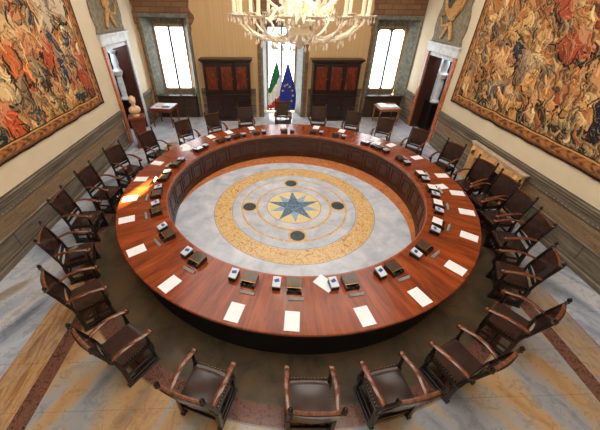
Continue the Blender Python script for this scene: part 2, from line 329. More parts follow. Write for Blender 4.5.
# window niches
def roundrect(x0, x1, z0, z1, rt, rb, n=6):
    pts = []
    for cx, cz, r, a0 in ((x1-rb, z0+rb, rb, -90), (x1-rt, z1-rt, rt, 0), (x0+rt, z1-rt, rt, 90), (x0+rb, z0+rb, rb, 180)):
        for i in range(n+1):
            t = math.radians(a0+90*i/n); pts.append((cx+r*math.cos(t), cz+r*math.sin(t)))
    return pts
def niche(i, ox0, ox1, depth, ix0, ix1, z0, ztop, iz0, iztop, rt, rb, slit=False):
    Y0, Y1 = YB, YB+depth
    root = bpy.data.objects.new('window_%d' % i, None); COL.objects.link(root); root.location = ((ox0+ox1)/2, Y1, 0); struct(root)
    def par(o): o.parent = root; o.matrix_parent_inverse = Matrix.Translation((-(ox0+ox1)/2, -Y1, 0)); return o
    rv = MB()
    q = .12
    # splayed reveals, soffit
    rv.add([(ox0, Y0-.0, z0), (ox0, Y0, ztop), (ix0, Y1, z0), (ix0, Y1, ztop), (ox0-q, Y1, z0), (ox0-q, Y1, ztop), (ox0-q, Y0+.3, z0), (ox0-q, Y0+.3, ztop)],
           [(0, 1, 3, 2), (2, 3, 5, 4), (4, 5, 7, 6), (6, 7, 1, 0)])
    rv.add([(ox1, Y0, z0), (ox1, Y0, ztop), (ix1, Y1, z0), (ix1, Y1, ztop), (ox1+q, Y1, z0), (ox1+q, Y1, ztop), (ox1+q, Y0+.3, z0), (ox1+q, Y0+.3, ztop)],
           [(0, 1, 3, 2), (2, 3, 5, 4), (4, 5, 7, 6), (6, 7, 1, 0)])
    rv.box(ox0-q, ox1+q, Y0+.001, Y1+.02, ztop, ztop+.12)
    rv.box(ox0-q, ox1+q, Y1, Y1+.1, iztop+.12, ztop)
    if iz0 > .5: rv.box(ox0-q, ox1+q, Y1, Y1+.1, 0, iz0-.1)
    par(rv.build('reveal', M['stone']))
    fr = MB(); t = .07; X0, X1, Z0, Z1 = ix0, ix1, iz0-.08, iztop+.12
    fr.box(X0, X0+t, Y1-.02, Y1+.06, Z0, Z1).box(X1-t, X1, Y1-.02, Y1+.06, Z0, Z1).box(X0, X1, Y1-.02, Y1+.06, Z1-t, Z1).box(X0, X1, Y1-.02, Y1+.06, Z0, Z0+t)
    par(fr.build('window_frame', M['frame_wood'], bevel=.008))
    xm = (ix0+ix1)/2
    par(MB().box(xm-.042, xm+.042, Y1-.03, Y1+.05, iz0, iztop).build('mullion', M['mullion'], bevel=.006))
    par(MB().box(X0-.02, X1+.02, Y1+.065, Y1+.075, Z0-.02, Z1+.02).build('sun_blocking_board', M['mullion'])) if not slit else par(MB().box(X0-.02, X0+.2, Y1+.065, Y1+.075, Z0-.02, Z1+.02).box(xm-.1, X1+.02, Y1+.065, Y1+.075, Z0-.02, Z1+.02).box(X0+.2, xm-.1, Y1+.065, Y1+.075, Z0-.02, 2.78).box(X0+.2, xm-.1, Y1+.065, Y1+.075, 3.0, Z1+.02).build('sun_blocking_board', M['mullion']))  # unseen boards added behind the panes to stop sun leaks and shape the beam
    # leaf backing boards fill round the shaped panes
    for k, (a, c) in enumerate(((X0+t-.005, xm-.028), (xm+.028, X1-t+.005))):
        if slit and k == 0:
            pieces = [(a, c, iz0, 2.70), (a, c, 3.08, iztop), (a, a+.16, 2.70, 3.08), (c-.10, c, 2.70, 3.08)]
            for (e, f, g, h) in pieces: par(MB().box(e, f, Y1+.02, Y1+.03, g, h).build('pane', M['pane']))
            par(MB().box(a+.16, c-.10, Y1+.02, Y1+.024, 2.70, 3.08).build('sun_slit_pane', M['clear']))  # clear strip added so a narrow sun beam gets through
        else:
            mb = MB().prism(roundrect(a, c, iz0, iztop, rt, rb), .01, lambda u, v, w: (u, Y1+.02+w, v))
            par(mb.build('pane', M['pane']))
            if rt > .03 or rb > .03: par(MB().box(a-.01, c+.01, Y1+.032, Y1+.045, iz0-.01, iztop+.01).build('leaf_board', M['frame_wood']))
    return root, par
niche(1, -4.92, -3.20, .42, -4.68, -3.42, 0, 3.86, 1.18, 3.52, .02, .08)
niche(2, -.25, 1.42, .80, -.1, 1.20, 0, 3.86, .12, 3.52, .02, .02, slit=True)
niche(3, 4.34, 6.06, .42, 4.50, 5.75, 0, 3.86, 1.18, 3.50, .16, .12)
# window surrounds: lintel bands
for i, (a, c) in enumerate(((-4.92, -3.2), (-.25, 1.42), (4.34, 6.06))):
    bb = MB().box(a-.09, c+.09, YB-.05, YB-.001, 3.86, 4.0).box(a-.09, a, YB-.05, YB-.001, 0, 3.86).box(c, c+.09, YB-.05, YB-.001, 0, 3.86)
    struct(bb.build('trim_%d' % (i+1), M['stone'], bevel=.01))
# brown masonry piers with scrolled sides and attic panel
def pier(n, a, c, edge_l, edge_r, ztop=5.4):
    prof = [(0, 0), (3.35, 0), (3.5, .04), (3.6, .02), (3.68, .1), (3.82, .2), (3.95, .19), (4.05, .08), (4.2, .03), (4.4, .08), (4.8, .1), (ztop, .1)]
    b = MB()
    def f(u, v, w): return (u, YB-.001-w, v)
    if edge_r:
        pts = [(c+.095, z) for z in (0, 4.0)] ; poly = [(c+.095, 0)]+[(edge_r+d, z) for z, d in prof if z <= 4.05]+[(c+.095, 4.05)]
        b.prism(poly, .04, f)
    if edge_l:
        poly = [(a-.095, 0)]+[(edge_l-d, z) for z, d in prof if z <= 4.05]+[(a-.095, 4.05)]
        b.prism(poly, .04, f)
    L = edge_l if edge_l else a-.095; R = edge_r if edge_r else c+.095
    top = [((R+d) if edge_r else R, z) for z, d in prof if z >= 4.05]; lft = [((L-d) if edge_l else L, z) for z, d in prof if z >= 4.05][::-1]
    b.box(a-.095, c+.095, YB-.041, YB-.001, 4.0, 4.05)
    b.prism(top+lft, .04, f)
    struct(b.build('trim_%d' % n, M['masonry'], bevel=.006), 'brown masonry surround with scrolled edge')
pier(4, -4.92, -3.2, -5.1, -3.08); pier(5, -.25, 1.42, -.48, 1.66); pier(6, 4.34, 6.06, 4.14, None)
# sills with radiator covers
for (a, c, nm) in ((-4.98, -3.2, 'left'), (4.28, 6.02, 'right')):
    t = thing('window_sill_cabinet', 'low dark radiator cabinet with glossy top under the %s window' % nm, 'radiator cabinet', ((a+c)/2, YB+.05, 0), group='radiator cabinets under the side windows')
    h = (c-a)/2
    MB().box(-h, h, -.26, .08, .96, 1.0).build('top', M['sill_wood'], t, bevel=.008)
    bb = MB().box(-h+.05, h-.05, -.13, .05, .0, .96)
    for k in range(3):
        w = (2*h-.1)/3; x0 = -h+.05+k*w
        bb.box(x0+.05, x0+w-.05, -.15, -.13, .14, .84)
    bb.build('cover', M['grille'], t, bevel=.006)
# dado panelling
def dado(n, length, origin, rot, skip=None):
    prof = [(0, 0), (.07, 0), (.07, .10), (.05, .13), (.03, .14), (.03, .20), (.02, .21), (.02, .52), (.035, .54), (.035, .56), (.015, .58), (.015, .93), (.035, .95), (.035, 1.02), (.05, 1.03), (.05, 1.08), (.065, 1.10), (.065, 1.15), (.09, 1.18), (.09, 1.23), (.07, 1.26), (0, 1.26)]
    b = MB()
    N = len(prof); vs = [(0, -d, z) for d, z in prof]+[(length, -d, z) for d, z in prof]
    b.add(vs, [tuple(range(N)), tuple(range(2*N-1, N-1, -1))]+[(i, i+N, (i+1) % N+N, (i+1) % N) for i in range(N)])
    k = int(length/.1)
    for i in range(k): b.box(.02+i*.1, .055+i*.1, -.042, -.03, .985, 1.005, 1)
    Mx = Matrix.Translation(origin) @ Matrix.Rotation(rot, 4, 'Z'); b.xf(Mx)
    struct(b.build('trim_%d' % n, [M['dado'], M['dentil']]), 'painted stone dado with ochre foliage frieze')
e = .001
dado(7, 10.08-YF, (XL+e, YF, 0), PI/2)      # placeholder orientation fixed below
dado(8, 10.03-YF, (XR-e, 10.03, 0), -PI/2)
dado(9, YB-12.16-.05, (XL+e, 12.16, 0), PI/2)
dado(10, YB-12.16-.05, (XR-e, YB-.05, 0), -PI/2)
dado(11, -.60-(-2.98), (-2.98, YB-e-.0, 0), 0)
dado(12, 4.1-1.72, (1.72, YB-e, 0), 0)

# marble portals with vestibule behind
def portal(n, side, D, extra):
    y0, y1, zt = D; s = -1 if side == 'left' else 1; X = XL if side == 'left' else XR
    def bx(mb, xa, xb, ya, yb, za, zb, mi=0):       # x measured outward from the wall face into the wall
        u, v = X+s*xa, X+s*xb; return mb.box(min(u, v), max(u, v), ya, yb, za, zb, mi)
    root = bpy.data.objects.new('door_%d' % n, None); COL.objects.link(root); root.location = (X, (y0+y1)/2, 0); struct(root, 'marble doorway in the %s wall' % side)
    def par(o): o.parent = root; o.matrix_parent_inverse = Matrix.Translation((-X, -(y0+y1)/2, 0)); return o
    fr = MB(); bx(fr, -.06, .3, y0-.2, y0, 0, zt+.02); (bx(fr, -.06, .3, y1, y1+.2, 0, zt+.02) if side == 'right' else None)
    if side == 'left': f2 = MB(); bx(f2, -.06, .3, y1, y1+.2, 0, zt+.02); par(f2.build('door_frame', M['pale'], bevel=.015))
    par(fr.build('door_frame', M['breccia'], bevel=.015))
    li = MB(); bx(li, -.07, .3, y0-.2, y1+.2, zt+.021, zt+.28); bx(li, -.12, 0, y0-.26, y1+.26, zt+.28, zt+.34); bx(li, .0, .3, y0, y1, zt-.12, zt+.02)
    par(li.build('lintel', M['pale'], bevel=.01))
    ji = MB(); bx(ji, -.03, .5, y1-.08, y1-.001, 0, zt-.12); bx(ji, .02, .32, y0+.001, y0+.04, 0, zt-.12)
    par(ji.build('jamb_lining', M['dark_jamb'], bevel=.006))
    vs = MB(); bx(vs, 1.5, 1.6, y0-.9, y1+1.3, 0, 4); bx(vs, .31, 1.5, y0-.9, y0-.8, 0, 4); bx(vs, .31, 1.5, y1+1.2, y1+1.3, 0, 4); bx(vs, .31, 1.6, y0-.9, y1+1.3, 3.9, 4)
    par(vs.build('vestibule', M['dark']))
    lf = MB(); bx(lf, .34, .40, y1+.01, y1+.8, 0.01, zt-.2)
    par(lf.build('door_leaf', M['dark_jamb'], bevel=.008))
    return bx
portal(1, 'left', DL, None); portal(2, 'right', DR, None)
prof = [(.13, 0), (.13, .05), (.095, .09), (.085, .16), (.10, .5), (.085, .86), (.12, .90), (.12, .95), (.15, 1.0), (.15, 1.05), (.10, 1.10), (.085, 1.18), (.10, 1.34), (.075, 1.62), (.12, 1.68), (.13, 1.74)]
for (x, y, lab) in ((XL-.55, 11.95, 'pale blue marble column in the left doorway, nearer one'), (XL-.75, 12.62, 'pale blue marble column in the left doorway, farther one'),
                    (XR+.5, 11.55, 'pale blue marble column in the right doorway, nearer one'), (XR+.6, 12.15, 'pale blue marble column in the right doorway, farther one')):
    t = thing('marble_column', lab, 'column', (x, y, 1.15), group='marble columns inside the doorways')
    MB().lathe([(r_0*1.3, z_0) for r_0, z_0 in prof], n=20).build('shaft', M['pale'], t, smooth=True)
for s, x, yy_ in (('left', XL-.65, 12.28), ('right', XR+.55, 11.85)):
    mb = MB().box(-.25, .25, -.55, .55, 0, 1.09).box(-.28, .28, -.58, .58, 1.09, 1.15).box(-.28, .28, -.58, .58, 0, .12)
    o = mb.build('column_plinth', M['dark'], bevel=.01); o.location = (x, yy_, 0)
    tag(o, 'dark plinth carrying the marble columns inside the %s doorway' % s, 'plinth')

# inlaid star and medallions
def flush(name, poly, mt, z=.0012):
    return struct(MB().prism(poly, z, lambda u, v, w: (TX+u, TY+v, w)).build(name, mt))
k = 13
for off, mt, R, tag_ in ((PI/2+PI/5, M['blue_light'], .66, 'l'), (PI/2, M['blue_dark'], .70, 'd')):
    pts = []
    for i in range(5):
        a = off+2*PI*i/5; pts.append((R*math.cos(a), R*math.sin(a)))
        a += PI/5; pts.append((.235*math.cos(a), .235*math.sin(a)))
    flush('trim_%d' % k, pts, mt, .0012 if tag_ == 'l' else .0022)['label'] = 'blue marble star inlay in the floor'; k += 1
for i in range(4):
    a = PI/2*i; cx, cy = 1.16*math.cos(a), 1.16*math.sin(a)
    c = lambda r: [(cx+r*math.cos(2*PI*j/32), cy+r*math.sin(2*PI*j/32)) for j in range(32)]
    flush('trim_%d' % k, c(.22), M['gold_inlay'], .0010); k += 1
    flush('trim_%d' % k, c(.17), M['medal_marble'], .0022); k += 1

# ------------------------------------------------------------------ the table
tb = thing('conference_table', 'huge ring-shaped mahogany conference table around an inlaid marble floor', 'table', (TX, TY, 0))
RO, RI = 4.01, 3.012
MB().ring([(RI+.02, .725), (RO-.05, .725), (RO-.01, .735), (RO, .75), (RO, .768), (RO-.012, .78), (RI+.013, .78), (RI+.013, .73)], 0, 0, 240).build('tabletop', M['top'], tb, smooth=True)
MB().ring([(RI-.012, .70), (RI+.012, .70), (RI+.012, .7790), (RI+.008, .7797), (RI-.004, .7797), (RI-.012, .775)], 0, 0, 240).build('inner_rim', M['table_rim'], tb, smooth=True)
mb = MB().ring([(RI+.0, 0.0), (RI+.06, 0.0), (RI+.06, .715), (RI, .715)], 0, 0, 240)
mb.ring([(RI-.03, 0.0), (RI, 0.0), (RI, .09), (RI-.02, .10)], 0, 0, 240)
mb.ring([(RI-.014, .64), (RI, .64), (RI, .70), (RI-.014, .70)], 0, 0, 240)
mb.build('inner_wall', M['table_panel'], tb)
NP = 36
def arcbox(mb, r0, r1, a0, a1, z0, z1, seg=5):
    vs = []
    for i in range(seg+1):
        a = a0+(a1-a0)*i/seg
        for r in (r0, r1):
            for z in (z0, z1): vs.append((r*math.cos(a), r*math.sin(a), z))
    fs = []
    for i in range(seg):
        b_ = i*4; fs += [(b_, b_+1, b_+5, b_+4), (b_+2, b_+6, b_+7, b_+3), (b_, b_+4, b_+6, b_+2), (b_+1, b_+3, b_+7, b_+5)]
    fs += [(0, 2, 3, 1), (seg*4, seg*4+1, seg*4+3, seg*4+2)]
    mb.add(vs, fs)
pm = None
for i in range(NP):
    a0 = 2*PI*i/NP; g = .006
    if pm is None:
        mb = MB(); w = 2*PI/NP
        arcbox(mb, RI-.02, RI-.001, .012, w-.012, .12, .17); arcbox(mb, RI-.02, RI-.001, .012, w-.012, .58, .63)
        arcbox(mb, RI-.02, RI-.001, .012, .03, .17, .58, 1); arcbox(mb, RI-.02, RI-.001, w-.03, w-.012, .17, .58, 1)
        arcbox(mb, RI-.014, RI-.001, .042, w-.042, .21, .54)
        pm = mb.build('panel', M['table_panel'], tb)
        pm.rotation_euler = (0, 0, 0)
    else:
        c = pm.copy(); COL.objects.link(c); c.rotation_euler = (0, 0, a0)
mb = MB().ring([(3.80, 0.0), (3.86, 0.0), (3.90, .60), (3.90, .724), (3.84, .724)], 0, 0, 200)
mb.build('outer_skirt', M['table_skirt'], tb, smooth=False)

# ------------------------------------------------------------------ armchairs
def make_chair():
    t = thing('armchair', '', 'armchair')
    X = .265
    # local frame: -y faces the table, +y is the back
    for s in (-1, 1):
        x = s*X
        l = MB()
        l.lathe([(.028, .04), (.028, .12), (.018, .14), (.026, .18), (.02, .24), (.03, .30), (.03, .34), (.03, .48), (.02, .50), (.028, .54), (.02, .60), (.026, .66), (.02, .68)], x, -.2, 8)
        l.box(x-.03, x+.03, -.23, -.17, .30, .46).box(x-.028, x+.028, -.228, -.172, .05, .13)
        l.build('leg', M['dark_wood'], t, smooth=True)
        r = MB()
        r.box(x-.027, x+.027, .18, .235, .03, .44)
        r.tube([(x, .208, .42), (x, .225, .58), (x, .275, .80), (x, .34, 1.04), (x, .355, 1.10)], [(.027, .024)]*5, 4)
        f = r.build('leg', M['dark_wood'], t, bevel=.004)
        MB().lathe([(.02, 0), (.03, .012), (.016, .028), (.03, .05), (.026, .075), (.006, .10)], x, .357, 10, z0=1.09).build('finial', M['dark_wood'], f, smooth=True)
    for s in (-1, 1):
        x = s*X
        a = MB(); pts = []; rad = []
        for i in range(13):
            u = i/12; y = .26-.50*u
            z = .735+.045*math.sin(PI*min(1, u*1.15))*(1 if u < .9 else .6)-.03*u - (.02 if u > .93 else 0)
            xx = x+s*(.0+.018*math.sin(PI*u)+.015*u)
            pts.append((xx, y, z)); rad.append((.030+.008*u, .018))
        a.tube(pts, rad, 8)
        ex = pts[-1]
        a.lathe([(.012, -.036), (.034, -.03), (.042, 0), (.034, .03), (.012, .036)], 0, 0, 12)
        # rotate the last lathe (scroll) to lie along x
        nn = 5*12
        for q in range(len(a.v)-nn, len(a.v)):
            vx, vy, vz = a.v[q]; a.v[q] = (ex[0]+vz, ex[1]-.012+vx, ex[2]-.012+vy)
        a.build('armrest', M['arm_wood'], t, smooth=True)
    # seat
    n = 10; vs = []; fs = []
    for i in range(n+1):
        for j in range(n+1):
            u, v = i/n, j/n; x = -.245+.49*u; y = -.235+.44*v
            z = .475-.022*math.sin(PI*u)*math.sin(PI*v)-.05*max(0, .1-v)/.1*.5
            vs.append((x, y, z))
    for i in range(n):
        for j in range(n): fs.append((i*(n+1)+j, (i+1)*(n+1)+j, (i+1)*(n+1)+j+1, i*(n+1)+j+1))
    N0 = len(vs); vs += [(x, y, z-.045) for x, y, z in vs]
    fs += [tuple(reversed([q+N0 for q in f])) for f in list(fs)]
    edge = [i*(n+1) for i in range(n+1)]+[n*(n+1)+j for j in range(1, n+1)]+[i*(n+1)+n for i in range(n-1, -1, -1)]+[j for j in range(n-1, 0, -1)]
    for q in range(len(edge)): a_, b_ = edge[q], edge[(q+1) % len(edge)]; fs.append((a_, a_+N0, b_+N0, b_))
    nb = MB().add(vs, fs)
    for i in range(11):
        for s in (-1, 1):
            nb.box(s*.247-.005, s*.247+.005, -.2+i*.038, -.19+i*.038, .452, .462, 1)
        nb.box(-.22+i*.044-.005, -.22+i*.044+.005, -.242, -.234, .44, .45, 1)
    nb.build('seat', [M['leather'], M['nail']], t, smooth=True)
    sf = MB().box(-.24, .24, -.225, -.19, .385, .43).box(-.24, .24, .185, .22, .385, .43).box(-.27, -.235, -.19, .2, .385, .43).box(.235, .27, -.19, .2, .385, .43)
    sf.build('seat_frame', M['dark_wood'], t)
    # back leather
    vs = []; fs = []; n = 8
    for i in range(n+1):
        for j in range(n+1):
            u, v = i/n, j/n; x = -.24+.48*u; z = .60+.46*v; y = .232+.255*(z-.58)*.9+.028*math.sin(PI*u)
            vs.append((x, y-.0, z+.01*math.sin(PI*u)*v))
    for i in range(n):
        for j in range(n): fs.append((i*(n+1)+j, (i+1)*(n+1)+j, (i+1)*(n+1)+j+1, i*(n+1)+j+1))
    N0 = len(vs); vs += [(x, y+.03, z) for x, y, z in vs]; fs += [tuple(reversed([q+N0 for q in f])) for f in list(fs)]
    edge = [i*(n+1) for i in range(n+1)]+[n*(n+1)+j for j in range(1, n+1)]+[i*(n+1)+n for i in range(n-1, -1, -1)]+[j for j in range(n-1, 0, -1)]
    for q in range(len(edge)): a_, b_ = edge[q], edge[(q+1) % len(edge)]; fs.append((a_, a_+N0, b_+N0, b_))
    MB().add(vs, fs).build('backrest', M['leather'], t, smooth=True)
    MB().tube([(-.245, .345, 1.068), (-.12, .358, 1.076), (0, .362, 1.08), (.12, .358, 1.076), (.245, .345, 1.068)], [(.022, .016)]*5, 6).build('top_rail', M['rail_wood'], t, smooth=True)
    MB().box(-.24, .24, .205, .235, .55, .60).build('lower_rail', M['dark_wood'], t, bevel=.004)
    # stretchers
    fs_ = MB().box(-.24, .24, -.21, -.185, .20, .225).box(-.24, .24, -.21, -.185, .325, .35)
    for i in range(5): fs_.tube([(-.2+i*.1-.03, -.198, .225), (-.2+i*.1+.01, -.198, .275), (-.2+i*.1-.03, -.198, .325)], .011, 6)
    for i in range(5): fs_.tube([(-.2+i*.1+.03, -.198, .225), (-.2+i*.1-.01, -.198, .275), (-.2+i*.1+.03, -.198, .325)], .011, 6)
    fs_.build('front_stretcher', M['dark_wood'], t)
    for s in (-1, 1):
        MB().box(s*X-.02, s*X+.02, -.18, .19, .07, .11).box(s*X-.03, s*X+.03, -.24, .25, 0, .04).box(s*X-.014, s*X+.014, -.175, .185, .20, .235).build('side_stretcher', M['dark_wood'], t, bevel=.004)
    MB().box(-.24, .24, .19, .22, .18, .215).box(-.245, .245, -.01, .02, .07, .10).build('rear_stretcher', M['dark_wood'], t, bevel=.004)
    return t
SEATS = [  # key, angle, outward turn, radius of the seat, position phrase
 ('Z', 31, 12, 4.66, 'beside the right marble doorway'), ('A', 16.5, 12, 4.66, 'between the right doorway and the fireplace'), ('B', 3.2, 12, 4.64, 'at the far end of the fireplace'),
 ('C', -5.8, 10, 4.66, 'at the middle of the fireplace'), ('D', -14.2, 12, 4.64, 'at the near end of the fireplace'), ('E', -24, 8, 4.66, 'just nearer than the fireplace'),
 ('F', -37, 7, 4.62, 'second one nearer than the fireplace'), ('G', -51, -5, 4.72, 'beside the right red floor strip'), ('H', -66, 0, 4.62, 'between bottom right and right red strip'),
 ('I', -79.5, 0, 4.60, 'at the front, right of bottom centre'), ('J', -92, 0, 4.62, 'at bottom centre, seen from behind'), ('K', -108, -1, 4.67, 'at the front, left of bottom centre'),
 ('L', -124.5, -2, 4.70, 'beside the left red floor strip'), ('M', -140, -1, 4.70, 'next above the left red strip'), ('N', -154, -1, 4.74, 'with a dark folder on its seat'),
 ('O', -168, -5, 4.77, 'in the sunbeam on the left'), ('P', 179, -4, 4.72, 'just behind the sunbeam on the left'), ('Q', 165, -7, 4.79, 'below the far corner of the left tapestry'),
 ('R', 151, 0, 4.72, 'beside the bust on its red pedestal'), ('S', 136, -6, 4.68, 'in front of the display table'), ('T', 122.5, 0, 4.66, 'before the left part of left cupboard'),
 ('U', 108, -6, 4.86, 'before the right part of left cupboard'), ('V', 91, 0, 5.04, 'before the two flags'), ('W', 75, 6, 4.86, 'before the left part of right cupboard'),
 ('X', 60, 4, 4.80, 'before the right part of right cupboard'), ('Y', 46, 8, 4.76, 'in front of the small right table')]
proto = make_chair(); register()
for i, (k_, ang, turn, R, ph) in enumerate(SEATS):
    o = proto if i == 0 else copy_tree(proto)
    a = math.radians(ang); o.location = (TX+R*math.cos(a), TY+R*math.sin(a), 0); o.rotation_euler = (0, 0, a-PI/2+math.radians(turn))
    o['label'] = 'carved brown leather armchair ' + ph; o['group'] = 'leather armchairs around the table'
    if k_ == 'V': o.scale = (1.06, 1.06, 1.09)
PH = {s[0]: s[4] for s in SEATS}
# a folder on one seat
f = MB().box(-.17, .17, -.12, .12, 0, .03).box(-.165, .165, -.115, .115, .031, .045); f = f.build('folder', M['black_leather'], bevel=.006)
a = math.radians(-154); f.location = (TX+4.76*math.cos(a), TY+4.76*math.sin(a), .476); f.rotation_euler = (0, 0, a-PI/2+.1)
tag(f, 'dark leather folder lying on the seat of a left armchair', 'folder')

# ------------------------------------------------------------------ things on the table
PAP = [(18.9, 'A'), (2.9, 'B'), (-9.5, 'D'), (-21, 'E'), (-33.9, 'F'), (-49.5, 'G'), (-64.8, 'H'), (-79.4, 'I'), (-95, 'J'), (-107.4, 'K'), (-125.2, 'L'), (-141.7, 'M'), (-157.2, 'N'),
       (-169.1, 'O'), (177.9, 'P'), (164.9, 'Q'), (146.7, 'R'), (131.6, 'S'), (121.7, 'T'), (109.2, 'U'), (91.9, 'V'), (74.3, 'W'), (60.6, 'X'), (42.5, 'Y'), (33.8, 'Z')]
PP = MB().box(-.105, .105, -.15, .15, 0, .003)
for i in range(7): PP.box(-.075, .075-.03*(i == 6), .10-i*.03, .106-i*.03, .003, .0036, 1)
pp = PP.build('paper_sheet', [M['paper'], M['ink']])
# console: local -y towards the seat, +y towards the table centre
cn = thing('desk_console', '', 'desk box')
mb = MB().box(-.125, -.105, -.12, .14, 0, .10).box(.105, .125, -.12, .14, 0, .10).box(-.105, .105, .12, .14, 0, .13).box(-.105, .105, -.12, .12, 0, .015).box(-.105, .105, .0, .12, .015, .1)
mb.build('body', M['box'], cn)
lid = MB().add([(-.13, -.06, .105), (.13, -.06, .105), (-.13, .15, .135), (.13, .15, .135), (-.13, -.06, .117), (.13, -.06, .117), (-.13, .15, .147), (.13, .15, .147)],
               [(0, 2, 3, 1), (4, 5, 7, 6), (0, 1, 5, 4), (2, 6, 7, 3), (0, 4, 6, 2), (1, 3, 7, 5)]).build('lid', M['lid'], cn, bevel=.003)
MB().box(-.13, .13, -.068, -.061, .104, .118).build('lid_edge', M['brass'], cn)
MB().box(-.09, -.03, -.10, -.02, .016, .06).box(-.01, .05, -.10, -.03, .016, .04).box(.06, .095, -.10, -.02, .016, .075).build('handset', M['blackp'], cn, bevel=.006)
npl = thing('name_holder', '', 'name holder')
MB().add([(-.12, -.03, 0), (.12, -.03, 0), (-.12, .03, 0), (.12, .03, 0), (-.12, .0, .05), (.12, .0, .05)], [(0, 2, 3, 1), (0, 1, 5, 4), (2, 4, 5, 3), (0, 4, 2), (1, 3, 5)]).build('plate', M['steel'], npl, bevel=.003)
MB().box(-.125, .125, -.036, .036, 0, .006).build('foot', M['blackp'], npl)
mm = thing('memo_box', '', 'memo box')
MB().box(-.07, .07, -.10, .10, 0, .055).build('case', M['blackp'], mm, bevel=.006)
tp = MB().add([(-.07, -.095, .056), (.07, -.095, .056), (-.07, .095, .075), (.07, .095, .075), (-.07, -.095, .072), (.07, -.095, .072), (-.07, .095, .1), (.07, .095, .1)],
              [(0, 2, 3, 1), (4, 5, 7, 6), (0, 1, 5, 4), (2, 6, 7, 3), (0, 4, 6, 2), (1, 3, 7, 5)]).build('note_pad', M['pad'], mm, bevel=.003)
MB().add([(-.03, -.02, .0835), (.05, .0, .0865), (.03, .06, .0955), (-.05, .03, .091)], [(0, 1, 2, 3)]).build('printed_emblem', M['blue_print'], tp)
register()
cn.scale = (.9, .9, .76); npl.scale = (.95, .95, .9); mm.scale = (.9, .9, 1.25)
first = True
for i, (ang, k_) in enumerate(PAP):
    near = PH[k_]
    jit = random.uniform(-3, 3)
    def place(o, r, tang, rot, z=.78):
        a = math.radians(ang); ur = Vector((math.cos(a), math.sin(a))); tt = Vector((-math.sin(a), math.cos(a)))
        p = Vector((TX, TY))+ur*r+tt*tang; o.location = (p.x, p.y, z); o.rotation_euler = (0, 0, a+PI/2+math.radians(rot))
    def inst(o): return o if first else copy_tree(o)
    P_ = inst(pp); place(P_, 3.80, 0, random.uniform(-4, 4)); tag(P_, 'white printed sheet before the chair ' + near, 'paper', 'white sheets on the table')
    C_ = inst(cn); place(C_, 3.25, .02, jit); tag(C_, 'dark desk box before the chair ' + near, 'desk box', 'desk boxes on the table')
    N_ = inst(npl); place(N_, 3.44, .04+random.uniform(-.02, .02), random.uniform(-6, 6)); tag(N_, 'grey steel holder before the chair ' + near, 'name holder', 'steel holders on the table')
    M_ = inst(mm); place(M_, 3.22, -.25, jit+random.uniform(-6, 6)); tag(M_, 'pale topped memo box before the chair ' + near, 'memo box', 'memo boxes on the table')
    first = False
for ang, tang, r, rot, ph in ((-79.4, -.36, 3.14, 35, 'under the memo box right of bottom centre'), (-9.5, .24, 3.5, 20, 'beside a memo box near the fireplace end'), (146.7, .1, 3.6, 40, 'beside the sheet near the bust'),
                              (42.5, -.2, 3.55, 15, 'beside the memo boxes near right window')):
    o = copy_tree(pp); place_a = math.radians(ang); p = Vector((TX, TY))+Vector((math.cos(place_a), math.sin(place_a)))*r+Vector((-math.sin(place_a), math.cos(place_a)))*tang*1.0
    o.location = (p.x, p.y, .7801); o.rotation_euler = (0, 0, place_a+PI/2+math.radians(rot)); tag(o, 'loose white sheet ' + ph, 'paper', 'white sheets on the table')

for ang, k_ in ((2.9, 'B'), (-9.5, 'D'), (-21, 'E'), (-33.9, 'F')):  # sheets added on the lids in place of their window reflections
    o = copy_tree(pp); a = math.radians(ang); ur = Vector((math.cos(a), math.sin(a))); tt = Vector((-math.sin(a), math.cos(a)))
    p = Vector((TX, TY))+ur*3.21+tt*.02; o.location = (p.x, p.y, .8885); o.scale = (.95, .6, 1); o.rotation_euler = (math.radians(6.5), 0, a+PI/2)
    tag(o, 'white reflection sheet on the desk box before armchair '+PH[k_], 'paper', 'reflection sheets on the desk boxes')

# ------------------------------------------------------------------ cupboards
def cupboard(x0, x1, lab):
    w = x1-x0; t = thing('cupboard', lab, 'cupboard', ((x0+x1)/2, YB-.33, 0), group='walnut cupboards on the back wall'); h = w/2
    MB().box(-h, h, -.22, .22, .12, 2.38).box(-h-.04, h+.04, -.26, .22, 0, .12).box(-h-.02, h+.02, -.245, .22, 1.08, 1.16).build('carcass', M['cabinet'], t, bevel=.01)
    MB().box(-h-.05, h+.05, -.27, .22, 2.38, 2.44).box(-h-.11, h+.11, -.33, .22, 2.44, 2.52).build('cornice', M['cabinet'], t, bevel=.012)
    n = 3; dw = (w-.08)/n
    for i in range(n):
        a = -h+.04+i*dw
        for (z0, z1) in ((.18, 1.04), (1.2, 2.34)):
            d = MB().box(a+.015, a+dw-.015, -.245, -.2205, z0, z1).build('door', M['cabinet'], t, bevel=.006)
            MB().box(a+.09, a+dw-.09, -.262, -.2455, z0+.14, z1-.12).build('door_panel', M['cab_panel'] if z0 > 1 else M['cabinet'], d, bevel=.012)
            MB().sphere((a+dw-.06, -.262, (z0+z1)/2), .016, 8).build('knob', M['brass'], d, smooth=True)
    for i in range(n+1):
        a = -h+.04+i*dw
        MB().tube([(a, -.25, .16), (a, -.25, 1.06)], .022, 8).tube([(a, -.25, 1.18), (a, -.25, 2.36)], .022, 8).build('pilaster', M['cabinet'], t, smooth=True)
cupboard(-2.70, -.80, 'tall carved walnut cupboard left of the flags'); cupboard(1.82, 3.78, 'tall carved walnut cupboard right of the flags')

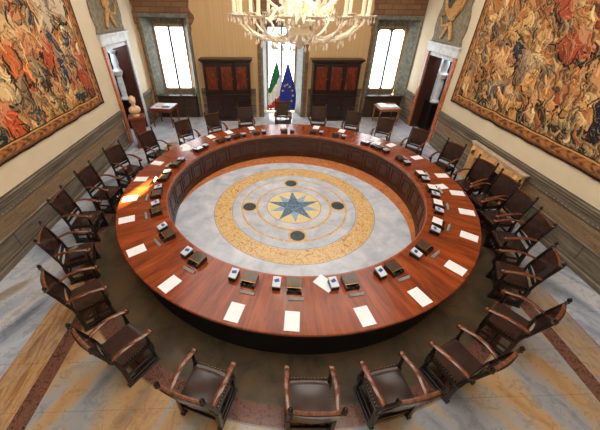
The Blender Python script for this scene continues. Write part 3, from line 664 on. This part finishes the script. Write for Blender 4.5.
# ------------------------------------------------------------------ small tables
t = thing('display_table', 'glass topped display table of reddish wood below the left window', 'display table', (-4.42, 12.22, 0), math.radians(-6))
MB().box(-.46, .46, -.42, .42, .68, .80).box(-.40, .40, -.36, .36, .62, .68).build('case', M['red_wood'], t, bevel=.01)
MB().box(-.42, .42, -.38, .38, .8, .806).build('glass_top', M['pad'], t)
for x in (-.40, .40):
    for y in (-.36, .36): MB().tube([(x, y, .62), (x, y, 0)], [.035, .022], 8).build('leg', M['red_wood'], t)
for (x, y, w, h, rz, mt, lab) in ((-.15, -.05, .3, .2, .3, 'fire_ochre', 'small ochre document on the display table'), (.12, .12, .22, .28, -.2, 'paper', 'white document on the display table'), (.15, -.2, .3, .14, .1, 'box', 'dark small book on the display table')):
    o = MB().box(-w/2, w/2, -h/2, h/2, 0, .02).build('document', M[mt], bevel=.003); o.location = (-4.42+x, 12.22+y, .8062); o.rotation_euler = (0, 0, rz); tag(o, lab, 'document', 'documents on the display table')
t = thing('side_table', 'small honey coloured table with a white top below the right window', 'side table', (5.1, 12.35, 0), math.radians(2))
MB().box(-.46, .46, -.42, .42, .70, .74).box(-.42, .42, -.38, .38, .62, .70).build('top', M['honey_wood'], t, bevel=.01)
for x in (-.40, .40):
    for y in (-.36, .36): MB().tube([(x, y, .65), (x*1.02, y, .3), (x, y, 0)], [.04, .028, .03], 8).build('leg', M['honey_wood'], t, smooth=True)
MB().box(-.37, .37, -.015, .015, .14, .17).box(-.415, -.385, -.33, .33, .14, .17).box(.385, .415, -.33, .33, .14, .17).build('stretcher', M['honey_wood'], t)
t = thing('open_book', 'large open white book lying on the small right table', 'book', (5.12, 12.37, .741))
for s in (-1, 1):
    MB().add([(0, -.30, 0), (s*.40, -.30, 0), (s*.40, .30, 0), (0, .30, 0), (0, -.30, .035), (s*.2, -.30, .06), (s*.40, -.30, .04), (s*.40, .30, .04), (s*.2, .30, .06), (0, .30, .035)],
             [(0, 1, 2, 3), (4, 5, 8, 9), (5, 6, 7, 8), (0, 4, 5, 6, 1), (3, 2, 7, 8, 9), (1, 6, 7, 2), (0, 3, 9, 4)]).build('page_block', M['paper'], t)
o = MB().box(-.2, .2, -.03, .03, 0, .03).build('pen_case', M['honey_wood'], bevel=.006); o.location = (5.3, 12.52, .802); tag(o, 'small brown pen case on the open white book', 'pen case')

# ------------------------------------------------------------------ bust and pedestal
t = thing('pedestal', 'reddish wooden pedestal carrying a marble bust by the left doorway', 'pedestal', (-4.62, 9.98, 0), math.radians(20)); t.scale = (.86, .86, .96)
MB().add([(-.2, -.2, .1), (.2, -.2, .1), (.2, .2, .1), (-.2, .2, .1), (-.26, -.26, 1.08), (.26, -.26, 1.08), (.26, .26, 1.08), (-.26, .26, 1.08)], [(3, 2, 1, 0), (4, 5, 6, 7), (0, 1, 5, 4), (1, 2, 6, 5), (2, 3, 7, 6), (3, 0, 4, 7)]).build('shaft', M['red_wood'], t, bevel=.01)
MB().box(-.25, .25, -.25, .25, 0, .1).build('foot', M['red_wood'], t, bevel=.01); MB().box(-.31, .31, -.31, .31, 1.08, 1.16).build('cap', M['red_wood'], t, bevel=.012)
t = thing('marble_bust', 'ivory marble portrait bust on the reddish pedestal by the left doorway', 'bust', (-4.62, 9.98, 1.1145), math.radians(40))
b = MB().lathe([(.11, 0), (.11, .03), (.05, .07), (.06, .10)], 0, 0, 16)
b.sphere((0, 0, .20), .2, 16, sq=(1.0, .62, .75)); b.lathe([(.09, .28), (.062, .34), (.06, .42)], 0, -.01, 14)
b.sphere((0, -.02, .50), .105, 16, sq=(.86, 1.0, 1.22)); b.sphere((0, -.125, .485), .022, 8, sq=(.7, 1, 1.5)); b.sphere((0, -.11, .435), .02, 8, sq=(1.6, .7, .5)); b.sphere((0, -.1, .40), .03, 8)
for s in (-1, 1): b.sphere((s*.035, -.108, .515), .014, 8); b.sphere((s*.092, -.01, .49), .024, 8, sq=(.5, 1, 1.5))
for i in range(14):
    q = i*2*PI/14; b.sphere((.075*math.cos(q), .02+.085*math.sin(q), .575+.02*math.sin(i*2.3)), .035, 8)
b.sphere((0, .02, .60), .07, 10)
b.build('head_and_shoulders', M['marble_bust'], t, smooth=True)

# ------------------------------------------------------------------ fireplace on the right wall
t = thing('fireplace', 'ochre marble fireplace mantel with pale shelf against the right wall', 'fireplace', (XR-.0, 6.65, 0))
MB().box(-.235, -.095, -1.06, 1.06, 1.10, 1.13).box(-.22, -.095, -1.02, 1.02, 1.05, 1.10).build('mantel_shelf', M['fire_top'], t, bevel=.01)
for s in (-1, 1):
    j = MB().box(-.20, -.095, min(s*.72, s*.98), max(s*.72, s*.98), 0, 1.04).box(-.215, -.20, min(s*.76, s*.94), max(s*.76, s*.94), .12, .74).box(-.225, -.095, min(s*.70, s*1.0), max(s*.70, s*1.0), 0, .1).build('jamb', M['fire_ochre'], t, bevel=.01)
    MB().tube([(-.20, s*.85, .78), (-.215, s*.85, .84), (-.22, s*.85, .94), (-.20, s*.85, 1.03)], [.04, .06, .07, .055], 10).build('bracket', M['fire_ochre'], j, smooth=True)
MB().box(-.20, -.095, -.72, .72, .76, 1.05).box(-.21, -.20, -.66, -.12, .82, .98).box(-.21, -.20, .12, .66, .82, .98).box(-.235, -.20, -.09, .09, .78, 1.04).build('frieze', M['fire_ochre'], t, bevel=.008)
MB().box(-.12, -.096, -.72, .72, 0, .76).build('firebox', M['dark'], t)

# ------------------------------------------------------------------ over-door reliefs
def overdoor(side, yc, zb):
    s = 1 if side == 'left' else -1; X = XL if side == 'left' else XR
    lab = 'grey shield plaque with a gilded beast above the left doorway' if side == 'left' else 'plaque with gilded scroll, beast and dark medallion above the right doorway'
    t = thing('overdoor_relief', lab, 'relief', (X+s*.002, yc, zb))
    def f(u, v, w): return (s*w, u, v)
    poly = [(-1.0, 0), (1.0, 0), (.92, .18), (1.0, .45), (.98, .8), (.86, 1.05), (.9, 1.5), (-.9, 1.5), (-.86, 1.05), (-.98, .8), (-1.0, .45), (-.92, .18)]
    MB().prism(poly, .05, f).build('plaque', M['plaque'], t, bevel=.015)
    g = MB(); w = s*.085
    g.tube([(w, -.35, 1.35), (w, -.1, 1.05), (w, .0, .75), (w, -.02, .5)], [(.05, .1), (.06, .2), (.07, .24), (.06, .15)], 10)     # body
    g.tube([(w, -.02, .6), (w, -.2, .4), (w, -.3, .2), (w, -.38, .14)], [(.06, .1), (.05, .07), .05, .05], 8); g.tube([(w, .02, .6), (w, .14, .36), (w, .22, .2), (w, .3, .14)], [(.06, .1), (.05, .07), .05, .05], 8)
    g.tube([(w, .05, .95), (w, .3, .95), (w, .45, 1.05)], [(.05, .09), .05, .05], 8); g.tube([(w, -.15, 1.1), (w, -.4, 1.0), (w, -.5, 1.1)], [(.05, .09), .05, .05], 8)
    g.sphere((w, -.38, 1.4), .14, 12, sq=(.45, 1, 1)); g.tube([(w, .0, .55), (w, .45, .5), (w, .6, .75), (w, .5, .85)], [.04, .035, .03, .05], 8)
    g.build('gilded_beast', M['gold'], t, smooth=True)
    if side == 'right':
        c = [(w, .35*0+.55*math.cos(q), 1.35+.55*math.sin(q)) for q in [i*2*PI/24 for i in range(25)]]
        MB().tube(c, .06, 8).build('scroll_frame', M['gold'], t, smooth=True)
        MB().prism([(.5*math.cos(q), 1.35+.5*math.sin(q)) for q in [i*2*PI/32 for i in range(32)]], .075, f).build('medallion', M['medal'], t)
overdoor('left', 11.1, 3.53); overdoor('right', 11.1, 3.27)

# ------------------------------------------------------------------ tapestries (woven picture kept in a colour attribute)
def tapestry_material(name):
    m = NT(name, .85, spec=.1); at = m.n('ShaderNodeAttribute'); at.attribute_name = 'weave'
    P = m.geo(); o = m.xyz(P)
    n = m.noise(P, 24, 5, .7, 2.0); n2 = m.noise(P, 9, 6, .7, 2.5)
    c = m.mix(m.math('MULTIPLY', m.math('GREATER_THAN', n2, .58), .2), at.outputs['Color'], sc((58, 40, 30)))
    c = m.mix(m.math('MULTIPLY', m.math('GREATER_THAN', n, .6), .25), c, sc((236, 190, 120)))
    m.color(c); m.bump(n, .15, .01); return m.m
def paint(W, H, du, seed, dark, feats, lean):
    """colour per vertex; u along the wall (0..W), v up (0..H); feats: (u,v,ru,rv,angle,colour)"""
    nu, nv = int(W/du)+1, int(H/du)+1
    U, V = np.meshgrid(np.linspace(0, W, nu), np.linspace(0, H, nv), indexing='ij')
    r = np.random.default_rng(seed)
    L = lambda c: np.array(sc(c))
    pal = [L(c) for c in ((190, 126, 74), (206, 160, 106), (170, 98, 56), (214, 176, 126), (148, 104, 72), (196, 140, 90), (176, 78, 50), (190, 116, 64), (150, 116, 84), (226, 190, 138), (186, 102, 54), (98, 72, 52), (64, 64, 66))]
    if seed == 23: pal = [L(c) for c in ((176, 122, 72), (196, 146, 92), (158, 104, 60), (206, 160, 106), (140, 100, 68), (186, 134, 82), (170, 112, 62), (124, 92, 68), (112, 92, 74), (212, 172, 122), (180, 120, 70), (92, 68, 50), (150, 84, 52))]
    C = np.zeros((nu, nv, 3)); C[:] = L((170, 112, 66))
    wx = U+.03*np.sin(V*9+U*4)+.012*np.sin(V*31+1); wy = V+.03*np.sin(U*8+V*3)+.012*np.sin(U*27)
    DK, HI = L((40, 27, 24)), L((244, 212, 158))
    def stroke(u0, v0, ru, rv, ang, col, outl=True, stripes=0):
        k = max(ru, rv)*1.3; i0, i1 = max(0, int((u0-k)/du)), min(nu, int((u0+k)/du)+2); j0, j1 = max(0, int((v0-k)/du)), min(nv, int((v0+k)/du)+2)
        if i1 <= i0 or j1 <= j0: return
        x = wx[i0:i1, j0:j1]-u0; y = wy[i0:i1, j0:j1]-v0; c, s = math.cos(ang), math.sin(ang)
        cu = y*s*.0+.35*(x*c+y*s)**2/max(ru, .03)*(1 if (u0*37) % 2 > 1 else -1)
        a = (x*c+y*s)/ru; b = (-x*s+y*c+cu)/rv; q = a*a+b*b; S = C[i0:i1, j0:j1]; m_ = q < 1
        if not m_.any(): return
        t = np.clip(b[m_]*.5+.5, 0, 1)[:, None]; col = np.array(col)[None, :]
        S[m_] = np.where(t < .25, DK*.45+col*.55, np.where(t > .72, col*.72+HI*.28, col))
        if outl: S[(q > .80) & (q < 1.08) & (b < .3)] = DK
    for i in range(int(W*H*34)):
        u0, v0 = r.uniform(0, W), r.uniform(0, H); pal_i = pal[r.integers(0, len(pal))]
        if v0 < .6 and r.random() < .5: pal_i = L(dark[r.integers(0, len(dark))])
        stroke(u0, v0, r.uniform(.10, .30), r.uniform(.05, .13), r.normal(lean, .6), pal_i, False)
    for (u0, v0, ru, rv, ang, col) in feats: stroke(u0, v0, ru, rv, ang, L(col))
    for i in range(int(W*H*60)):
        u0, v0 = r.uniform(0, W), r.uniform(0, H); i_, j_ = min(nu-1, int(u0/du)), min(nv-1, int(v0/du)); col = C[i_, j_]*r.uniform(.5, 1.45)
        stroke(u0, v0, r.uniform(.07, .24), r.uniform(.016, .04), r.normal(lean, .6), np.clip(col, 0, .85), r.random() < .55)
    # border
    bw = .30
    d = np.minimum(np.minimum(U, W-U), np.minimum(V, H-V)); along = np.where(np.minimum(U, W-U) < np.minimum(V, H-V), V, U)
    bm_ = d < bw; patt = np.sin(along*23+np.sin(d*30)*1.5)*np.cos(d*30+np.sin(along*11)*1.4)
    bc = np.where(patt[..., None] > .1, L((172, 112, 66)), np.where(patt[..., None] > -.45, L((138, 88, 54)), L((90, 62, 44))))
    C[bm_] = bc[bm_]
    for lo, hi, cc in ((0, .05, (38, 28, 26)), (.05, .085, (120, 78, 48)), (.27, .30, (46, 32, 28)), (.245, .27, (206, 160, 100))):
        q = (d >= lo) & (d < hi); C[q] = L(cc)
    return nu, nv, U, V, C
def tapestry(side, y0, y1, z0, z1, seed, dark, feats, lab):
    s = 1 if side == 'left' else -1; X = XL if side == 'left' else XR
    W, H = y1-y0, z1-z0; fe = [(y-y0, z-z0, a, b, g, c) for (y, z, a, b, g, c) in feats]
    nu, nv, U, V, C = paint(W, H, .014, seed, dark, fe, 1.75 if side == 'left' else 1.0)
    wav = .010*np.sin(U*5.3)+.008*np.sin(U*11+V)+.012
    Xs = X+s*(.03+wav)
    n = nu*nv; co = np.stack([Xs, y0+U, z0+V+.006*np.sin(U*7)], -1).reshape(-1, 3)
    back = co.copy(); back[:, 0] -= s*.014
    idx = np.arange(n).reshape(nu, nv)
    q = np.stack([idx[:-1, :-1], idx[1:, :-1], idx[1:, 1:], idx[:-1, 1:]], -1).reshape(-1, 4)
    edge = np.concatenate([idx[:, 0], idx[-1, 1:], idx[-2::-1, -1], idx[0, -2:0:-1]])
    e2 = np.roll(edge, -1); side_q = np.stack([edge, edge+n, e2+n, e2], -1)
    # coarse back sheet shares the outline only
    F = np.concatenate([q, q[:, ::-1]+n, side_q])
    me = bpy.data.meshes.new('tapestry'); me.from_pydata(np.concatenate([co, back]).tolist(), [], F.tolist())
    at = me.attributes.new('weave', 'FLOAT_COLOR', 'POINT')
    cc = np.concatenate([C.reshape(-1, 3)]*2); cc = np.concatenate([np.clip(cc, 0, 1), np.ones((2*n, 1))], 1).astype(np.float32)
    at.data.foreach_set('color', cc.ravel()); me.materials.append(tapestry_material('woven_wool_%s' % side))
    me.polygons.foreach_set('use_smooth', [True]*len(me.polygons))
    o = bpy.data.objects.new('tapestry', me); COL.objects.link(o); tag(o, lab, 'tapestry', 'large tapestries on the side walls'); return o
darkL = [(30, 52, 54), (24, 40, 46), (52, 60, 40), (70, 60, 34)]
FL = [  # y, z, radii, angle, colour (left)
 (9.0-.9, 4.15, .5, .28, 1.3, (196, 176, 150)), (8.6, 4.35, .3, .5, 0, (206, 186, 158)), (8.5, 3.6, .13, .25, .1, (216, 200, 170)), (8.5, 3.6, .08, .18, .1, (44, 66, 100)), (8.5, 3.1, .06, .3, .1, (58, 76, 100)), (8.5, 4.02, .10, .12, 0, (196, 140, 96)),
 (8.0, 3.6, .09, .45, .3, (44, 70, 96)), (7.95, 3.0, .13, .4, .15, (36, 62, 86)), (8.75, 2.6, .3, .55, .1, (168, 70, 48)), (8.85, 3.0, .2, .3, .1, (178, 84, 58)),
 (7.1, 3.6, .26, .4, .2, (206, 138, 92)), (7.15, 4.1, .13, .15, 0, (200, 140, 100)), (7.15, 2.95, .36, .3, .1, (62, 54, 48)), (7.0, 2.55, .09, .4, .1, (204, 152, 108)), (7.4, 2.5, .09, .4, -.1, (196, 144, 100)),
 (6.5, 3.4, .3, .6, .3, (196, 104, 56)), (6.3, 2.7, .5, .2, .5, (130, 104, 82)), (6.0, 3.0, .3, .4, .2, (222, 190, 140)), (7.6, 3.3, .2, .5, -.3, (176, 78, 50)), (5.8, 2.3, .2, .5, .2, (196, 84, 44)),
 (7.9, 2.25, .5, .18, .1, (206, 146, 84)), (7.0, 2.2, .4, .14, 0, (196, 150, 84)), (8.3, 2.2, .25, .15, 0, (30, 52, 56))]
tapestry('left', 2.4, 9.28, 1.76, 5.3, 11, darkL, FL, 'large orange and brown figured tapestry on the left wall')
FR = [
 (6.3, 3.75, .3, .34, .4, (160, 76, 54)), (6.0, 3.6, .18, .2, 1, (184, 88, 58)), (6.9, 4.4, .3, .25, .6, (158, 76, 54)), (6.0, 4.25, .35, .14, .8, (168, 72, 50)),
 (8.45, 2.95, .28, .55, .6, (208, 140, 74)), (8.4, 2.95, .14, .38, .6, (150, 96, 56)), (7.9, 2.5, .34, .26, 0, (104, 92, 86)), (7.7, 3.5, .3, .16, .9, (46, 54, 66)), (7.2, 3.1, .42, .36, .3, (134, 110, 92)),
 (5.3, 3.25, .6, .3, .5, (198, 146, 96)), (5.0, 2.7, .16, .6, -.3, (28, 36, 48)), (5.5, 2.75, .14, .4, .8, (214, 160, 100)), (5.3, 4.2, .35, .35, .3, (110, 100, 96)), (7.3, 2.3, .6, .12, .1, (198, 140, 84)),
 (6.4, 2.55, .5, .16, .2, (206, 146, 90)), (5.8, 2.25, .7, .12, .1, (52, 48, 34)), (7.9, 3.9, .2, .5, .8, (206, 160, 104)), (8.6, 3.9, .16, .4, .6, (120, 84, 60)), (6.9, 2.9, .2, .34, -.4, (214, 158, 98))]
tapestry('right', 2.0, 9.66, 1.72, 5.3, 23, [(44, 44, 34), (60, 46, 30), (36, 40, 44), (110, 70, 36)], FR, 'large orange and brown figured tapestry on the right wall')

# ------------------------------------------------------------------ flags
def flag(x, y, parts, lab, nm, cone):
    t = thing('flag', lab, 'flag', (x, y, 0), group='flags before the middle window')
    MB().tube([(0, 0, .06), (0, 0, 2.32)], .016, 8).build('pole', M['brass'], t, smooth=True)
    MB().lathe([(.012, 0), (.028, .03), (.02, .07), (.004, .13)], z0=2.32, n=10).build('finial', M['brass'], t, smooth=True)
    MB().lathe([(.16, 0), (.16, .03), (.05, .06), (.03, .1)], n=20).build('base', M['brass'], t, smooth=True)
    nz, na = 28, 48; vs = []; fs = []; mi = []
    def P(i, j):
        v = i/nz; th = 2*PI*j/na; z = 2.26-v*cone['len']; w = cone['w']*(v**.85)+.02
        if v > .62: w *= 1-.9*(v-.62)
        fold = 1+.16*math.sin(th*7+v*2)*min(1, v*3); off = cone['lean']*v
        return (off+w*fold*math.cos(th), .42*w*fold*math.sin(th), z+.04*math.cos(th*7)*v)
    for i in range(nz+1):
        for j in range(na): vs.append(P(i, j))
    for i in range(nz):
        for j in range(na):
            fs.append((i*na+j, i*na+(j+1) % na, (i+1)*na+(j+1) % na, (i+1)*na+j))
            v = (i+.5)/nz; th = 2*PI*(j+.5)/na; u = math.cos(th); mi.append(parts(u, v))
    me = bpy.data.meshes.new('flag_cloth'); me.from_pydata(vs, [], fs)
    for k2 in cone['mats']: me.materials.append(M[k2])
    me.polygons.foreach_set('material_index', mi); me.polygons.foreach_set('use_smooth', [True]*len(fs))
    o = bpy.data.objects.new('flag_cloth', me); COL.objects.link(o); o.parent = t
    so = o.modifiers.new('s', 'SOLIDIFY'); so.thickness = .006
    if nm == 'eu':
        st = MB()
        for (u, v) in ((-.62, .45), (-.1, .43), (.35, .47), (.6, .57), (.62, .68), (.5, .80), (.15, .88), (-.25, .88), (-.55, .85), (-.75, .56)):
            i = v*nz; w = cone['w']*(v**.85)+.02
            if v > .62: w *= 1-.9*(v-.62)
            th = -math.acos(max(-1, min(1, u))); fold = 1+.16*math.sin(th*7+v*2)
            x0 = cone['lean']*v+w*fold*math.cos(th); y0 = .42*w*fold*math.sin(th)-.012; z0 = 2.26-v*cone['len']+.04*math.cos(th*7)*v
            pts = []
            for q in range(10):
                rr = .058 if q % 2 == 0 else .024; aa = PI/2+q*PI/5; pts.append((x0+rr*math.cos(aa), z0+rr*math.sin(aa)))
            st.prism(pts, .006, lambda u_, v_, w_: (u_, y0-w_, v_))
        st.build('stars', M['star'], t)
flag(.33, 13.52, lambda u, v: 0 if v < .46-.22*u else (1 if v < .80+.14*-u else 2), 'green white and red flag furled on a brass pole', 'it', dict(len=1.95, w=.42, lean=-.10, mats=['green', 'whitec', 'redc']))
flag(.80, 13.22, lambda u, v: 0, 'royal blue flag with yellow stars furled on a brass pole', 'eu', dict(len=1.9, w=.44, lean=.02, mats=['bluec']))

# ------------------------------------------------------------------ chandelier
ch = thing('chandelier', 'huge ivory glass chandelier hanging above the table', 'chandelier', (.57, 6.07, 0))
MB().lathe([(.0, 3.66), (.05, 3.70), (.10, 3.78), (.22, 3.84), (.26, 3.92), (.18, 3.99), (.08, 4.05), (.07, 4.15), (.15, 4.25), (.17, 4.36), (.08, 4.46), (.06, 4.6), (.14, 4.72), (.16, 4.85), (.06, 5.0), (.05, 5.4), (.10, 5.5), (.05, 5.6), (.02, 5.7), (.02, 6.58)], n=24, caps=False).build('stem', M['glass'], ch, smooth=True)
MB().lathe([(.05, 6.5), (.16, 6.55), (.18, 6.6)], n=20).build('ceiling_rose', M['brass'], ch, smooth=True)
def arm(R, zb, zt, swing=0.0):
    a = MB(); pts = []
    for i in range(15):
        u = i/14; pts.append((.12+(R-.12)*math.sin(u*PI/2)**.9, swing*math.sin(u*PI), zt+.06-(zt-zb)*math.sin(PI*min(1, u*1.0))**.9*(1) if u < .999 else zt))
    # a rounded U: drops from the stem, swings out and rises to the pan
    pts = [(.12, 0, zb+.22), (.2, 0, zb+.10), (.34, 0, zb+.02), (.52, 0, zb), (R*.62, 0, zb+.03), (R*.8, 0, zb+.12), (R*.93, 0, zb+.26), (R*.99, 0, zb+.40), (R, 0, zt-.02)]
    a.tube(pts, [.02, .024, .024, .024, .024, .022, .02, .02, .024], 8)
    for p in pts[1:-1:1]: a.sphere(p, .036, 8)
    return a.build('arm', M['glass'], ch, smooth=True)
NA = 16
def candle_set(parent, x, z, big=1.0):
    d = MB().lathe([(.015, -.03), (.03, -.015), (.12*big, .0), (.14*big, .022), (.03, .02), (.03, .05), (.022, .07)], x, 0, 18, z0=z)
    for k3 in range(6):
        q = k3*PI/3; d.lathe([(.002, -.10), (.016, -.075), (.005, -.04), (.004, .008)], x+.115*big*math.cos(q), .115*big*math.sin(q), 6, z0=z)
    d.build('drip_pan', M['glass'], parent, smooth=True)
    MB().lathe([(.03, .05), (.03, .34)], x, 0, 12, z0=z).build('candle', M['candle'], parent, smooth=True)
    MB().lathe([(.010, .34), (.022, .37), (.018, .41), (.002, .46)], x, 0, 10, z0=z).build('bulb', M['flame'], parent, smooth=True)
def pend(parent, pts):
    for (x, y, z) in pts: MB().lathe([(.002, -.13), (.022, -.095), (.012, -.05), (.002, -.02), (.002, .0)], x, y, 8, z0=z).build('pendant', M['glass'], parent, smooth=True)
A1 = arm(1.17, 3.82, 4.2); candle_set(A1, 1.17, 4.2); pend(A1, [(.52, 0, 3.80), (.8, 0, 3.85), (1.0, 0, 3.98)])
A2 = arm(.74, 4.28, 4.62); candle_set(A2, .74, 4.62, .85); pend(A2, [(.4, 0, 4.28), (.6, 0, 4.34)])
lf = MB()
for k4 in range(5):
    lf.tube([(.1, 0, 4.0+.0*k4), (.3, .05*(k4-2), 4.12), (.5, .10*(k4-2), 4.2+.02*k4), (.62, .13*(k4-2), 4.1)], [(.01, .004), (.05, .008), (.05, .008), (.004, .002)], 8)
for q in range(8):
    an = q*PI/4; lf.sphere((.55+.07*math.cos(an), .07*math.sin(an), 4.14), .035, 8, sq=(1, 1, .5))
LF = lf.build('glass_leaves', M['glass'], ch, smooth=True)
register()
for i in range(NA):
    for src, off in ((A1, 0), ):
        o = src if i == 0 else copy_tree(src, ch); o.rotation_euler = (0, 0, 2*PI*i/NA+.12)
for i in range(10):
    o = A2 if i == 0 else copy_tree(A2, ch); o.rotation_euler = (0, 0, 2*PI*i/10+.3)
for i in range(8):
    o = LF if i == 0 else copy_tree(LF, ch); o.rotation_euler = (0, 0, 2*PI*i/8+.2)

# ------------------------------------------------------------------ lights, world, camera
def area(name, loc, rot, sx, sy, power, col):
    l = bpy.data.lights.new(name, 'AREA'); l.shape = 'RECTANGLE'; l.size = sx; l.size_y = sy; l.energy = power; l.color = col
    o = bpy.data.objects.new(name, l); COL.objects.link(o); o.location = loc; o.rotation_euler = rot; return o
area('added_fill_front', (.5, 1.8, ZC-.05), (0, 0, 0), 7, 3, 290, (1, .96, .9))  # unseen fill lamp added under the ceiling, near half
area('added_fill_back', (.5, 8.5, ZC-.05), (0, 0, 0), 8, 6, 420, (1, .95, .88))  # second added fill lamp, far half of the room
pl_ = bpy.data.lights.new('chandelier_glow', 'POINT'); pl_.energy = 120; pl_.color = (1, .86, .68); pl_.shadow_soft_size = .5
o = bpy.data.objects.new('chandelier_glow', pl_); COL.objects.link(o); o.location = (.57, 6.07, 5.2)
s = bpy.data.lights.new('sun', 'SUN'); s.energy = 320; s.angle = math.radians(.8); s.color = (1, .82, .38)
o = bpy.data.objects.new('sun', s); COL.objects.link(o)
src = Vector((.245, 14.06, 2.89)); tgt = Vector((-3.08, 5.6, .78)); d = (tgt-src).normalized()
o.rotation_euler = d.to_track_quat('-Z', 'Y').to_euler(); o.location = src-d*3
for nm, x, y in (('left_side_room_light', XL-1.0, 11.3), ('right_side_room_light', XR+1.0, 11.2)):
    l = bpy.data.lights.new(nm, 'POINT'); l.energy = 90; l.color = (.8, .9, 1); l.shadow_soft_size = .25
    q = bpy.data.objects.new(nm, l); COL.objects.link(q); q.location = (x, y, 3.2)
w = bpy.data.worlds.new('world'); bpy.context.scene.world = w; w.use_nodes = True
w.node_tree.nodes['Background'].inputs[0].default_value = (.85, .93, 1, 1); w.node_tree.nodes['Background'].inputs[1].default_value = 3.0

cam = bpy.data.cameras.new('camera'); co = bpy.data.objects.new('camera', cam); COL.objects.link(co)
f_, th, ya, ro, cx, cy = 285.25, .6118, .04, .0122, 279.94, 202.44
fw = Vector((math.sin(ya)*math.cos(th), math.cos(ya)*math.cos(th), -math.sin(th))); r_ = Vector((math.cos(ya), -math.sin(ya), 0)); u_ = r_.cross(fw)
r2 = r_*math.cos(ro)+u_*math.sin(ro); u2 = -r_*math.sin(ro)+u_*math.cos(ro)
co.matrix_world = Matrix(((r2.x, u2.x, -fw.x, 0), (r2.y, u2.y, -fw.y, 0), (r2.z, u2.z, -fw.z, 4.385), (0, 0, 0, 1)))
cam.sensor_width = 36; cam.lens = f_*36/600; cam.shift_x = (300-cx)/600; cam.shift_y = -(215-cy)/600; cam.clip_start = .05
sc_ = bpy.context.scene; sc_.camera = co
vs_ = sc_.view_settings; vs_.view_transform = 'Standard'; vs_.look = 'None'; vs_.gamma = 1; vs_.use_curve_mapping = False; vs_.exposure = 0.0
